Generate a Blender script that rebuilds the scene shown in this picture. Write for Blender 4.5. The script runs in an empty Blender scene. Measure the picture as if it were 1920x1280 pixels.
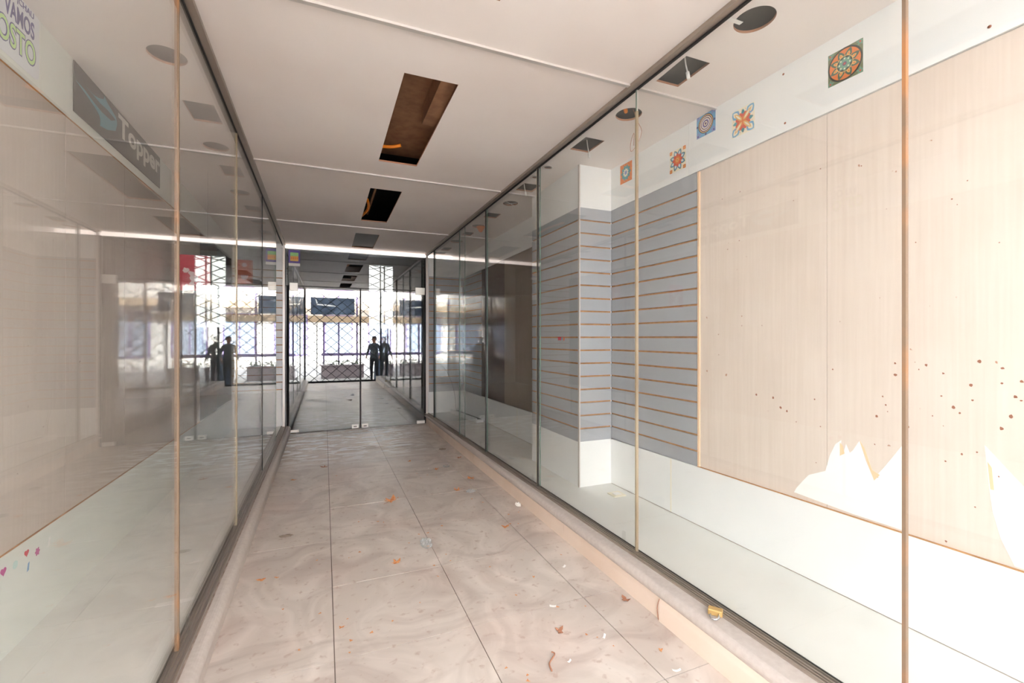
import bpy, bmesh, math, random
from mathutils import Vector, Matrix
random.seed(7)
PI = math.pi
C = bpy.context.scene.collection
scene = bpy.context.scene

# ---------------------------------------------------------------- camera, world, sun, exposure
cam_d = bpy.data.cameras.new('camera'); cam = bpy.data.objects.new('camera', cam_d); C.objects.link(cam)
cam.location = (0, 0, 1.35); cam.rotation_euler = (PI/2, 0, -math.radians(22.616))
cam_d.sensor_width = 36; cam_d.lens = 15.844; cam_d.shift_y = -7/1920; cam_d.clip_start = .02
scene.camera = cam
scene.view_settings.view_transform = 'Standard'; scene.view_settings.look = 'None'
scene.view_settings.gamma = 1; scene.view_settings.use_curve_mapping = False
scene.view_settings.exposure = 2.48
w = bpy.data.worlds.new('sky'); scene.world = w; w.use_nodes = True
bg = w.node_tree.nodes['Background']; bg.inputs[0].default_value = (.93, .965, 1, 1); bg.inputs[1].default_value = 2.1
sun_d = bpy.data.lights.new('sun', 'SUN'); sun_d.energy = 19; sun_d.angle = .02; sun_d.color = (1, .975, .955)
sun = bpy.data.objects.new('sun', sun_d); C.objects.link(sun); sun.rotation_euler = (math.radians(-42), math.radians(8), 0)
pd = bpy.data.lights.new('street_opening_portal', 'AREA'); pd.shape = 'RECTANGLE'; pd.size = 3.5; pd.size_y = 2.8
pd.cycles.is_portal = True
portal = bpy.data.objects.new('street_opening_portal', pd); C.objects.link(portal)
portal.location = (.55, -.62, 1.4); portal.rotation_euler = (PI/2, 0, 0)
cy = scene.cycles
cy.max_bounces = 14; cy.diffuse_bounces = 9; cy.glossy_bounces = 8; cy.transparent_max_bounces = 40
cy.use_denoising = True; cy.sample_clamp_indirect = 6; cy.caustics_reflective = False; cy.caustics_refractive = False

# ---------------------------------------------------------------- layout (metres; y runs into the passage)
def CE(y): return 2.783 - .018*y            # ceiling height
def GR(y): return 1.636 - .0205*y           # right glazing plane
def BR(y): return 2.245 - .0225*y           # right display back wall
def BT(y): return .545 - .0073*y            # top of right base band
def FB(y): return CE(y) - .335              # bottom of right fascia
GL, BL = -.535, -1.153                      # left glazing, left back wall
PZR, PZL = .16, .11                         # display floor heights
YF, YD, YE = -.45, 7.06, 7.09               # shop front, doors, display end walls

# ---------------------------------------------------------------- materials
def lin(c):
    return tuple(((x/255)/12.92 if x/255 <= .04045 else ((x/255+.055)/1.055)**2.4) for x in c) + (1,)
M = {}
def mat(name, rgb, rough=.5, metal=0, spec=.5, rgb2=None, scale=6, detail=4, stretch=(1,1,1), bump=0, lo=.35, hi=.65, emit=0):
    m = bpy.data.materials.new(name); m.use_nodes = True; nt = m.node_tree; b = nt.nodes['Principled BSDF']
    b.inputs['Base Color'].default_value = lin(rgb); b.inputs['Roughness'].default_value = rough
    b.inputs['Metallic'].default_value = metal; b.inputs['Specular IOR Level'].default_value = spec
    if rgb2 or bump:
        g = nt.nodes.new('ShaderNodeNewGeometry'); mp = nt.nodes.new('ShaderNodeMapping'); n = nt.nodes.new('ShaderNodeTexNoise')
        mp.inputs['Scale'].default_value = stretch; n.inputs['Scale'].default_value = scale; n.inputs['Detail'].default_value = detail
        nt.links.new(g.outputs['Position'], mp.inputs[0]); nt.links.new(mp.outputs[0], n.inputs['Vector'])
        if rgb2:
            r = nt.nodes.new('ShaderNodeValToRGB'); r.color_ramp.elements[0].position = lo; r.color_ramp.elements[1].position = hi
            r.color_ramp.elements[0].color = lin(rgb); r.color_ramp.elements[1].color = lin(rgb2)
            nt.links.new(n.outputs[0], r.inputs[0]); nt.links.new(r.outputs[0], b.inputs['Base Color'])
        if bump:
            bp = nt.nodes.new('ShaderNodeBump'); bp.inputs['Strength'].default_value = bump; bp.inputs['Distance'].default_value = .01
            nt.links.new(n.outputs[0], bp.inputs['Height']); nt.links.new(bp.outputs[0], b.inputs['Normal'])
    if emit: b.inputs['Emission Color'].default_value = lin(rgb); b.inputs['Emission Strength'].default_value = emit
    M[name] = m; return m
def glass(name, tint, f0, dust):
    m = bpy.data.materials.new(name); m.use_nodes = True; nt = m.node_tree; N = nt.nodes; L = nt.links
    for n in list(N): N.remove(n)
    out = N.new('ShaderNodeOutputMaterial'); g = N.new('ShaderNodeNewGeometry')
    d = N.new('ShaderNodeVectorMath'); d.operation = 'DOT_PRODUCT'; L.new(g.outputs['Normal'], d.inputs[0]); L.new(g.outputs['Incoming'], d.inputs[1])
    def mth(op, a, b=None):
        n = N.new('ShaderNodeMath'); n.operation = op
        for i, x in enumerate((a, b)):
            if x is None: continue
            if isinstance(x, (int, float)): n.inputs[i].default_value = x
            else: L.new(x, n.inputs[i])
        return n.outputs[0]
    c = mth('ABSOLUTE', d.outputs['Value']); p = mth('POWER', mth('SUBTRACT', 1, c), 5)
    f = mth('ADD', mth('MULTIPLY', p, 1-f0), f0)
    tr = N.new('ShaderNodeBsdfTransparent'); tr.inputs[0].default_value = tint
    gl = N.new('ShaderNodeBsdfGlossy'); gl.inputs['Roughness'].default_value = 0; gl.inputs[0].default_value = (1, 1, 1, 1)
    df = N.new('ShaderNodeBsdfDiffuse'); df.inputs[0].default_value = (.8, .82, .78, 1)
    m1 = N.new('ShaderNodeMixShader'); m1.inputs[0].default_value = dust; L.new(tr.outputs[0], m1.inputs[1]); L.new(df.outputs[0], m1.inputs[2])
    m2 = N.new('ShaderNodeMixShader'); L.new(f, m2.inputs[0]); L.new(m1.outputs[0], m2.inputs[1]); L.new(gl.outputs[0], m2.inputs[2])
    L.new(m2.outputs[0], out.inputs[0]); M[name] = m; return m
glass('glass', (.972, .978, .974, 1), .035, .010)
glass('door_glass', (.72, .76, .765, 1), .12, .003)
mat('glass_edge', (95, 125, 112), .15)
mat('ceiling', (238, 230, 225), .55, rgb2=(232, 222, 216), scale=1.2, detail=3)
mat('white', (236, 237, 236), .32, rgb2=(230, 231, 230), scale=2.0, detail=3)
mat('white_left', (228, 231, 224), .35)
mat('slat_grey', (172, 175, 180), .42, rgb2=(162, 165, 170), scale=1.5)
mat('mdf', (192, 142, 92), .8, rgb2=(168, 120, 74), scale=30)
mat('mdf_edge', (232, 200, 166), .7)
mat('hole_rim', (178, 128, 98), .8)
mat('platform', (226, 226, 221), .38, rgb2=(212, 210, 204), scale=1.1, detail=6, lo=.4, hi=.7)
mat('alu', (168, 156, 144), .38, .6)
mat('alu_light', (214, 208, 202), .35, .35)
mat('track_brown', (164, 150, 141), .45, .3)
mat('gasket', (34, 32, 31), .6)
mat('sealant', (128, 106, 86), .6, rgb2=(176, 116, 66), scale=3, stretch=(1, 1, 1.2), lo=.55, hi=.75)
mat('sealant_pale', (140, 122, 98), .6, rgb2=(166, 152, 128), scale=3)
mat('curb', (196, 186, 179), .5, rgb2=(188, 177, 170), scale=45, detail=6, bump=.04)
mat('curb_rough', (176, 158, 146), .75, rgb2=(140, 122, 112), scale=25, detail=8, bump=.3)
mat('peach', (230, 212, 197), .42, rgb2=(220, 198, 180), scale=2)
mat('dark_board', (96, 76, 68), .6, rgb2=(84, 66, 60), scale=8)
mat('plywood', (150, 108, 78), .75, rgb2=(128, 90, 64), scale=14)
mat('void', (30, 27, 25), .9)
mat('void_lit_grey', (120, 117, 112), .9)
mat('orange_pipe', (246, 140, 30), .45)
mat('patch_white', (240, 241, 238), .6)
mat('patch_edge', (236, 200, 160), .7)
mat('brown_spot', (150, 92, 66), .8)
mat('brass', (214, 178, 116), .4, .6)
mat('steel', (205, 205, 208), .25, .8)
mat('fitting', (228, 226, 220), .35, .3)
mat('leaf', (222, 160, 108), .7, rgb2=(198, 128, 80), scale=40)
mat('leaf_dark', (172, 120, 94), .8)
mat('leaf_grey', (150, 136, 122), .8)
mat('plastic', (232, 234, 240), .15)
mat('paper', (240, 238, 234), .6)
mat('grey_dark', (76, 76, 74), .55)
mat('sign_grey', (86, 84, 80), .5)
mat('teal', (92, 158, 174), .5)
mat('sign_white', (220, 220, 212), .5)
mat('poster_bg', (226, 228, 232), .5)
mat('indigo', (84, 80, 140), .5)
mat('lime', (202, 234, 160), .5)
mat('red', (206, 40, 66), .5); mat('pinkwhite', (236, 214, 214), .5); mat('orange', (212, 112, 80), .5)
mat('magenta', (190, 60, 140), .5); mat('blue', (110, 160, 205), .5); mat('cyan', (60, 170, 200), .5); mat('aqua', (200, 226, 220), .5)
mat('purple', (96, 80, 160), .5); mat('lightgreen', (150, 206, 130), .5); mat('amber', (226, 178, 90), .5)
mat('gold_print', (226, 180, 110), .5); mat('orange_print', (224, 128, 70), .5); mat('green_print', (86, 110, 92), .5)
mat('green_mid', (116, 160, 140), .5); mat('dark_print', (62, 66, 62), .5); mat('olive', (120, 130, 100), .5)
mat('sky_print', (120, 176, 214), .5); mat('lilac', (150, 146, 200), .5); mat('plum', (110, 84, 120), .5); mat('cream', (236, 228, 206), .5)
mat('teal_print', (90, 160, 170), .5); mat('red_print', (214, 96, 76), .5)
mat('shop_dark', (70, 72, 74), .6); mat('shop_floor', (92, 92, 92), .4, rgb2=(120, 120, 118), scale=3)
mat('sidewalk', (196, 192, 188), .8, rgb2=(170, 168, 165), scale=3)
mat('road', (120, 120, 122), .9); mat('facade', (232, 228, 222), .8, rgb2=(216, 212, 206), scale=.8)
mat('facade_tan', (206, 180, 150), .8); mat('window_dark', (150, 162, 180), .2); mat('frame_purple', (120, 104, 150), .5)
mat('planter', (150, 138, 142), .8); mat('board_blue', (60, 74, 96), .4, rgb2=(90, 108, 130), scale=2); mat('shutter', (40, 40, 44), .6, .2)
mat('skin', (190, 140, 115), .6); mat('cloth_grey', (88, 96, 104), .8); mat('cloth_navy', (50, 58, 84), .8); mat('cloth_green', (84, 106, 100), .8)
mat('cloth_black', (40, 42, 48), .8); mat('cloth_blue', (70, 90, 130), .8); mat('hair', (44, 34, 28), .7); mat('hedge', (70, 96, 60), .8)
mat('copper', (178, 120, 92), .4, .4); mat('cable_grey', (130, 130, 128), .5)

def board_material(name, a, b, spot):
    m = mat(name, a, .55); nt = m.node_tree; N = nt.nodes; L = nt.links; bs = N['Principled BSDF']
    g = N.new('ShaderNodeNewGeometry'); mp = N.new('ShaderNodeMapping'); mp.inputs['Scale'].default_value = (1, 1, .03)
    L.new(g.outputs['Position'], mp.inputs[0])
    n = N.new('ShaderNodeTexNoise'); n.inputs['Scale'].default_value = 70; n.inputs['Detail'].default_value = 3; L.new(mp.outputs[0], n.inputs[0])
    n2 = N.new('ShaderNodeTexNoise'); n2.inputs['Scale'].default_value = 1.6; n2.inputs['Detail'].default_value = 5; L.new(g.outputs['Position'], n2.inputs[0])
    n3 = N.new('ShaderNodeTexNoise'); n3.inputs['Scale'].default_value = 28; n3.inputs['Detail'].default_value = 2; L.new(g.outputs['Position'], n3.inputs[0])
    r = N.new('ShaderNodeValToRGB'); r.color_ramp.elements[0].position = .3; r.color_ramp.elements[1].position = .7
    r.color_ramp.elements[0].color = lin(a); r.color_ramp.elements[1].color = lin(b)
    mx = N.new('ShaderNodeMath'); mx.operation = 'MULTIPLY_ADD'; mx.inputs[1].default_value = .35
    h = N.new('ShaderNodeMath'); h.operation = 'MULTIPLY'; h.inputs[1].default_value = .65
    L.new(n2.outputs[0], h.inputs[0]); L.new(n.outputs[0], mx.inputs[0]); L.new(h.outputs[0], mx.inputs[2]); L.new(mx.outputs[0], r.inputs[0])
    rs = N.new('ShaderNodeValToRGB'); rs.color_ramp.elements[0].position = .76; rs.color_ramp.elements[1].position = .79
    rs.color_ramp.elements[0].color = (0, 0, 0, 1); rs.color_ramp.elements[1].color = (1, 1, 1, 1); L.new(n3.outputs[0], rs.inputs[0])
    mc = N.new('ShaderNodeMixRGB'); L.new(rs.outputs[0], mc.inputs[0]); L.new(r.outputs[0], mc.inputs[1]); mc.inputs[2].default_value = lin(spot)
    L.new(mc.outputs[0], bs.inputs['Base Color'])
    bp = N.new('ShaderNodeBump'); bp.inputs['Strength'].default_value = .15; bp.inputs['Distance'].default_value = .002
    L.new(n.outputs[0], bp.inputs['Height']); L.new(bp.outputs[0], bs.inputs['Normal'])
board_material('board', (228, 215, 204), (212, 196, 183), (178, 132, 106))
board_material('board_left', (214, 202, 192), (196, 182, 171), (158, 136, 120))
board_material('board_grey', (150, 134, 120), (120, 106, 94), (92, 72, 60))

def floor_material():
    m = mat('floor_tile', (190, 172, 158), .3); nt = m.node_tree; N = nt.nodes; L = nt.links; bs = N['Principled BSDF']
    g = N.new('ShaderNodeNewGeometry')
    def noise(sc, det, dist, vec=None, scl=None):
        n = N.new('ShaderNodeTexNoise'); n.inputs['Scale'].default_value = sc; n.inputs['Detail'].default_value = det; n.inputs['Distortion'].default_value = dist
        src = g.outputs['Position']
        if scl:
            mp = N.new('ShaderNodeMapping'); mp.inputs['Scale'].default_value = scl; L.new(src, mp.inputs[0]); src = mp.outputs[0]
        L.new(src, n.inputs['Vector']); return n.outputs[0]
    def ramp(src, p0, c0, p1, c1):
        r = N.new('ShaderNodeValToRGB'); r.color_ramp.elements[0].position = p0; r.color_ramp.elements[1].position = p1
        r.color_ramp.elements[0].color = c0; r.color_ramp.elements[1].color = c1; L.new(src, r.inputs[0]); return r.outputs[0]
    K, W = (0, 0, 0, 1), (1, 1, 1, 1)
    base = ramp(noise(1.3, 4, .8), .35, lin((194, 182, 173)), .68, lin((204, 193, 184)))
    def mix(fac, a, col):
        x = N.new('ShaderNodeMixRGB'); L.new(fac, x.inputs[0]); L.new(a, x.inputs[1]); x.inputs[2].default_value = lin(col); return x.outputs[0]
    def strokes(warp, sc, seed_off):
        n = N.new('ShaderNodeTexNoise'); n.inputs['Scale'].default_value = 1.3; n.inputs['Detail'].default_value = 2; L.new(g.outputs['Position'], n.inputs['Vector'])
        v1 = N.new('ShaderNodeVectorMath'); v1.operation = 'SCALE'; v1.inputs['Scale'].default_value = warp; L.new(n.outputs['Color'], v1.inputs[0])
        v2 = N.new('ShaderNodeVectorMath'); v2.operation = 'ADD'; L.new(g.outputs['Position'], v2.inputs[0]); L.new(v1.outputs[0], v2.inputs[1])
        mp = N.new('ShaderNodeMapping'); mp.inputs['Scale'].default_value = sc; mp.inputs['Location'].default_value = (seed_off, 0, 0); L.new(v2.outputs[0], mp.inputs[0])
        q = N.new('ShaderNodeTexNoise'); q.inputs['Scale'].default_value = 2; q.inputs['Detail'].default_value = 5; L.new(mp.outputs[0], q.inputs['Vector']); return q.outputs[0]
    swirl = ramp(strokes(1.6, (3.2, .9, 1), 0), .42, K, .70, (.8, .8, .8, 1)); c1 = mix(swirl, base, (222, 211, 202))
    smear = ramp(strokes(1.1, (1.2, 4.0, 1), 5), .50, K, .78, (.62, .62, .62, 1)); c2 = mix(smear, c1, (156, 138, 130))
    fine = ramp(noise(24, 3, .2), .60, K, .72, (.6, .6, .6, 1)); c2 = mix(fine, c2, (168, 142, 130))
    pink = ramp(noise(1.7, 3, .4), .5, K, .8, (.22, .22, .22, 1)); c2 = mix(pink, c2, (214, 170, 154))
    # white streaks on the tiles close to the doors
    sp = N.new('ShaderNodeSeparateXYZ'); L.new(g.outputs['Position'], sp.inputs[0])
    mr = N.new('ShaderNodeMapRange'); mr.inputs[1].default_value = 5.0; mr.inputs[2].default_value = 5.9; L.new(sp.outputs['Y'], mr.inputs[0])
    mx = N.new('ShaderNodeMapRange'); mx.inputs[1].default_value = 1.35; mx.inputs[2].default_value = .8; L.new(sp.outputs['X'], mx.inputs[0])
    wh = ramp(noise(4.5, 6, .8, scl=(1.0, 2.6, 1)), .50, K, .56, W)
    m1 = N.new('ShaderNodeMath'); m1.operation = 'MULTIPLY'; L.new(mr.outputs[0], m1.inputs[0]); L.new(wh, m1.inputs[1])
    m2 = N.new('ShaderNodeMath'); m2.operation = 'MULTIPLY'; L.new(m1.outputs[0], m2.inputs[0]); L.new(mx.outputs[0], m2.inputs[1])
    c3 = mix(m2.outputs[0], c2, (252, 253, 255))
    L.new(c3, bs.inputs['Base Color'])
    rr = ramp(noise(2, 2, .3), .3, (.34, .34, .34, 1), .7, (.44, .44, .44, 1)); L.new(rr, bs.inputs['Roughness'])
floor_material()
mat('grout', (112, 98, 90), .8)
mat('light_strip', (255, 240, 232), .5, emit=.4)

# ---------------------------------------------------------------- helpers
def link(name, me, m=None, parent=None):
    o = bpy.data.objects.new(name, me); C.objects.link(o)
    if m: me.materials.append(M[m] if isinstance(m, str) else m)
    if parent: o.parent = parent
    return o
def tag(o, label=None, cat=None, group=None, kind=None):
    for k, v in (('label', label), ('category', cat), ('group', group), ('kind', kind)):
        if v: o[k] = v
    return o
def thing(name, label, cat, loc=(0, 0, 0), group=None, kind=None):
    o = bpy.data.objects.new(name, None); C.objects.link(o); o.location = loc; o.empty_display_size = .1
    return tag(o, label, cat, group, kind)
def hexa(bm, p):     # p: 8 points, bottom ring 0-3 then top ring 4-7
    v = [bm.verts.new(q) for q in p]
    for f in ((0, 3, 2, 1), (4, 5, 6, 7), (0, 1, 5, 4), (1, 2, 6, 5), (2, 3, 7, 6), (3, 0, 4, 7)): bm.faces.new([v[i] for i in f])
def fin(bm, name, m, parent=None, bevel=0, smooth=False):
    bmesh.ops.recalc_face_normals(bm, faces=bm.faces)
    if bevel: bmesh.ops.bevel(bm, geom=list(bm.edges), offset=bevel, segments=1, affect='EDGES', profile=.5)
    me = bpy.data.meshes.new(name); bm.to_mesh(me); bm.free()
    if smooth:
        for f in me.polygons: f.use_smooth = True
    o = link(name, me, m, parent)
    if parent and parent.type == 'EMPTY': o.location = -Vector(parent.location) if parent.parent is None else (0, 0, 0)
    return o
def box(name, m, lo, hi, parent=None, bevel=0):
    bm = bmesh.new(); x0, y0, z0 = lo; x1, y1, z1 = hi
    hexa(bm, [(x0, y0, z0), (x1, y0, z0), (x1, y1, z0), (x0, y1, z0), (x0, y0, z1), (x1, y0, z1), (x1, y1, z1), (x0, y1, z1)])
    return fin(bm, name, m, parent, bevel)
def ev(f, y): return f(y) if callable(f) else f
def run(name, m, y0, y1, xa, xb, za, zb, parent=None, bevel=0):   # a box along the passage whose sides follow functions of y
    bm = bmesh.new()
    hexa(bm, [(ev(xa, y0), y0, ev(za, y0)), (ev(xb, y0), y0, ev(za, y0)), (ev(xb, y1), y1, ev(za, y1)), (ev(xa, y1), y1, ev(za, y1)),
              (ev(xa, y0), y0, ev(zb, y0)), (ev(xb, y0), y0, ev(zb, y0)), (ev(xb, y1), y1, ev(zb, y1)), (ev(xa, y1), y1, ev(zb, y1))])
    return fin(bm, name, m, parent, bevel)
def off(f, d): return (lambda y: ev(f, y) + d)
def sweep(name, m, prof, ys, parent=None, smooth=False):
    bm = bmesh.new(); rings = [[bm.verts.new((x, y, z)) for x, z in prof(y)] for y in ys]
    for a, b in zip(rings, rings[1:]):
        n = len(a)
        for i in range(n): bm.faces.new((a[i], a[(i+1) % n], b[(i+1) % n], b[i]))
    bm.faces.new(rings[0]); bm.faces.new(rings[-1][::-1])
    return fin(bm, name, m, parent, smooth=smooth)
def tube(name, m, pts, r, parent=None, seg=8):
    bm = bmesh.new(); P = [Vector(p) for p in pts]; rings = []
    for i, p in enumerate(P):
        d = (P[min(i+1, len(P)-1)] - P[max(i-1, 0)]).normalized()
        a = d.orthogonal().normalized() if i == 0 else (pa - d*pa.dot(d)).normalized()
        pa = a; b = d.cross(a)
        rings.append([bm.verts.new(p + (a*math.cos(t) + b*math.sin(t))*r) for t in [2*PI*k/seg for k in range(seg)]])
    for a, b in zip(rings, rings[1:]):
        for i in range(seg): bm.faces.new((a[i], a[(i+1) % seg], b[(i+1) % seg], b[i]))
    bm.faces.new(rings[0][::-1]); bm.faces.new(rings[-1])
    return fin(bm, name, m, parent, smooth=True)
def prism(name, m, pts, depth, parent=None):   # flat polygon pushed along a depth vector
    bm = bmesh.new(); D = Vector(depth); a = [bm.verts.new(p) for p in pts]; b = [bm.verts.new(Vector(p)+D) for p in pts]
    n = len(a); bm.faces.new(a); bm.faces.new(b[::-1])
    for i in range(n): bm.faces.new((a[i], b[i], b[(i+1) % n], a[(i+1) % n]))
    return fin(bm, name, m, parent)
def text_mesh(s, size, extrude, bold=0, sx=1):
    cu = bpy.data.curves.new('t', 'FONT'); cu.body = s; cu.size = size; cu.extrude = extrude; cu.offset = bold; cu.resolution_u = 4
    o = bpy.data.objects.new('t', cu); C.objects.link(o); dg = bpy.context.evaluated_depsgraph_get(); dg.update()
    me = bpy.data.meshes.new_from_object(o.evaluated_get(dg)); bpy.data.objects.remove(o)
    xs = [v.co.x for v in me.vertices]; ys = [v.co.y for v in me.vertices]
    return me, min(xs), max(xs), min(ys), max(ys)
def wall_text(name, s, m, parent, x, ya, yb, za, zb, ext, bold=0, face=1):
    # lettering standing on a wall of constant x that faces +x (face=1) or -x, filling the rectangle ya..yb, za..zb
    me, x0, x1, y0, y1 = text_mesh(s, 1, .01, bold)
    for v in me.vertices:
        u = (v.co.x-x0)/(x1-x0); t = (v.co.y-y0)/(y1-y0)
        v.co = (x + face*ext*(1 if v.co.z > 0 else 0), (ya + u*(yb-ya)) if face > 0 else (yb - u*(yb-ya)), za + t*(zb-za))
    me.materials.clear(); o = link(name, me, m, parent)
    if parent: o.location = -parent.location
    return o

# ================================================================ STRUCTURE
# ---- passage floor: slab and single tiles
floor = tag(box('floor', 'grout', (-.45, -.5, -.06), (1.52, 7.09, -.004)), kind='structure')
xs = [-.45, .04, .642, 1.244, 1.50]; y0 = 2.02
rows = [-.41 + .6075*k for k in range(-0, 13)] + [7.09]; rows = [-.5] + rows
for i in range(4):
    for j in range(len(rows)-1):
        g = .0021
        a, b = xs[i]+g, xs[i+1]-g
        if i == 3: b = 1.50
        if rows[j+1]-rows[j] < .02: continue
        dz = random.uniform(-.0006, .0006)
        o = box('tile', 'floor_tile', (a, rows[j]+g, -.01), (b, rows[j+1]-g, dz), floor)
# ---- display floors
def platform(name, y_joint, xa, xb, z, side):
    p = tag(run(name, 'track_brown', YF, YE, xa, xb, 0, z-.012), kind='structure')
    run('floor_panel', 'platform', YF, y_joint-.002, xa, xb, z-.0115, z, p)
    run('floor_panel', 'platform', y_joint+.002, YE, xa, xb, z-.0115, z-.0005, p)
platform('trim_1', 2.408, off(GR, .02), BR, PZR, 1)
platform('trim_2', 2.555, BL, GL-.02, PZL, -1)
# ---- curbs
def prof_r(y):
    L = 1.475-.003*y; arc = [(L+.03+.03*math.cos(t), .13+.03*math.sin(t)) for t in [math.radians(a) for a in range(270, 89, -15)]]
    return arc + [(GR(y)+.022, .16), (GR(y)+.022, .0), (L+.028, .0), (L+.028, .1)]
curb_r = tag(sweep('trim_3', 'curb', prof_r, [YF+.9*k for k in range(8)] + [7.045]), 'grey bullnose stone kerb along the right glazing', kind='structure')
def riser(y0, y1, dx, z1):
    def prof(y):
        x = 1.475-.003*y+.026-dx
        return [(x-.012, .0), (x-.009, z1*.7), (x-.004, z1), (x, z1), (x, 0)]
    return sweep('skirting_strip', 'peach', prof, [y0, (y0+y1)/2, y1], curb_r)
riser(YF, 1.715, .012, .112); riser(1.722, 2.66, 0, .104); riser(2.664, 4.6, 0, .104); riser(4.604, 7.04, 0, .104)
tube('curled_edge', 'brown_spot', [(1.475+.014-.012-.004*math.cos(t), 1.716+.012*math.sin(t*2), .004+.1*t/1.6) for t in [k*.2 for k in range(9)]], .0016, curb_r, 6)
def prof_l(y):
    arc = [(-.47+.037*math.cos(t), .073+.037*math.sin(t)) for t in [math.radians(a) for a in range(-20, 91, 15)]]
    return [(-.558, 0), (-.44, 0)] + arc + [(-.558, .11)]
curb_l = tag(sweep('trim_4', 'curb', prof_l, [YF+.9*k for k in range(8)] + [7.05]), 'grey rounded stone kerb along the left glazing', kind='structure')
run('rough_stone_strip', 'curb_rough', YF, 7.0, -.522, -.487, .1095, .1115, curb_l)
# ---- ceiling panels with their cut openings
def rect(a, b, c, d): return [(a, c), (b, c), (b, d), (a, d)]
def circ(x, y, r): return [(x+r*math.cos(2*PI*k/36), y+r*math.sin(2*PI*k/36)) for k in range(36)]
def jit(p, a=.004): return [(x+random.uniform(-a, a), y+random.uniform(-a, a)) for x, y in p]
HOLES = [rect(.39, .675, .5, 1.752), rect(.388, .680, 2.40, 3.615), rect(.386, .668, 4.262, 5.40), rect(.366, .660, 6.02, 6.895)]
R_ROUND = [(1.76, 1.43, .085), (1.753, 2.315, .08), (1.737, 4.21, .076), (1.71, 5.16, .078), (1.68, 6.02, .085), (1.655, 6.85, .08)]
R_RECT = [(1.742, 1.85, .075, .115), (1.742, 2.78, .076, .105), (1.715, 3.73, .08, .095), (1.714, 4.68, .075, .09), (1.70, 5.56, .06, .09), (1.675, 6.55, .06, .11)]
L_ROUND = [(-.712, 2.695, .082), (-.715, 3.79, .08), (-.722, 4.83, .08), (-.70, 5.9, .08)]
L_RECT = [(-.681, 3.27, .08, .125), (-.695, 4.27, .072, .115), (-.68, 5.35, .07, .1), (-.68, 6.4, .07, .1)]
for x, y, r in R_ROUND + L_ROUND: HOLES.append(circ(x, y, r))
for x, y, a, b in R_RECT + L_RECT: HOLES.append(jit(rect(x-a, x+a, y-b, y+b)))
HOLES.append(circ(1.663, 3.245, .03)); HOLES.append(circ(1.664, 3.474, .03))
ceiling = thing('ceiling', None, None, kind='structure')
TB = [-.5, .19, 2.05, 3.916, 5.69, 7.09]
for k in range(5):
    a, b = TB[k], TB[k+1]
    cu = bpy.data.curves.new('panel', 'CURVE'); cu.dimensions = '2D'; cu.fill_mode = 'BOTH'; cu.extrude = .006
    polys = [rect(-1.2, 2.3, a+.001, b-.001)] + [h for h in HOLES if a < sum(p[1] for p in h)/len(h) < b]
    for pl in polys:
        s = cu.splines.new('POLY'); s.points.add(len(pl)-1); s.use_cyclic_u = True
        for q, (x, y) in zip(s.points, pl): q.co = (x, y, 0, 1)
    o = bpy.data.objects.new('t', cu); C.objects.link(o); dg = bpy.context.evaluated_depsgraph_get(); dg.update()
    me = bpy.data.meshes.new_from_object(o.evaluated_get(dg)); bpy.data.objects.remove(o)
    me.materials.clear(); me.materials.append(M['ceiling']); me.materials.append(M['hole_rim'])
    for f in me.polygons: f.material_index = 1 if abs(f.normal.z) < .5 and -1.19 < f.center.x < 2.29 else 0
    for v in me.vertices: v.co.z = CE(v.co.y) + .006 + v.co.z
    po = bpy.data.objects.new('ceiling_panel', me); C.objects.link(po); po.parent = ceiling
for y in TB[1:5]:
    run('joint_profile', 'alu_light', y-.011, y+.011, -1.15, BR(y)-.002, lambda t: CE(y)-.011, lambda t: CE(y)+.003, ceiling)
for (xa, xb, ya, yb) in ((1.55, 1.95, 0, 7.0), (-.95, -.56, 0, 7.0)):
    run('backing_board', 'void_lit_grey', ya, yb, xa, xb, off(CE, .085), off(CE, .1), ceiling)  # added grey boards, give the display openings the tone of a lit void
run('backing_board', 'plywood', .3, 2.0, .2, .9, off(CE, .15), off(CE, .165), ceiling)
run('backing_board', 'plywood', 2.3, 3.85, .2, .9, off(CE, .16), off(CE, .175), ceiling)
run('timber_batten', 'plywood', 2.42, 3.0, .60, .72, off(CE, .04), off(CE, .155), ceiling)
run('timber_batten', 'void', 2.36, 2.44, .3, .75, off(CE, .06), off(CE, .16), ceiling)
run('timber_batten', 'plywood', 4.1, 5.5, .455, .472, off(CE, .10), off(CE, .13), ceiling)
run('cover_panel', 'grey_dark', 5.99, 6.93, .34, .69, off(CE, .014), off(CE, .02), ceiling)
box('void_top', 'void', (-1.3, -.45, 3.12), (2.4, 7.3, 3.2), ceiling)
tube('conduit', 'orange_pipe', [(.38+.16*t, 3.50+.03*math.sin(t*3), CE(3.5)+.07+.03*t) for t in [k/8 for k in range(9)]], .013, ceiling)
tube('conduit', 'orange_pipe', [(.40+.035*math.sin(t*PI), 4.75+.65*t, CE(5)+.05) for t in [k/8 for k in range(9)]], .013, ceiling)
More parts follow.
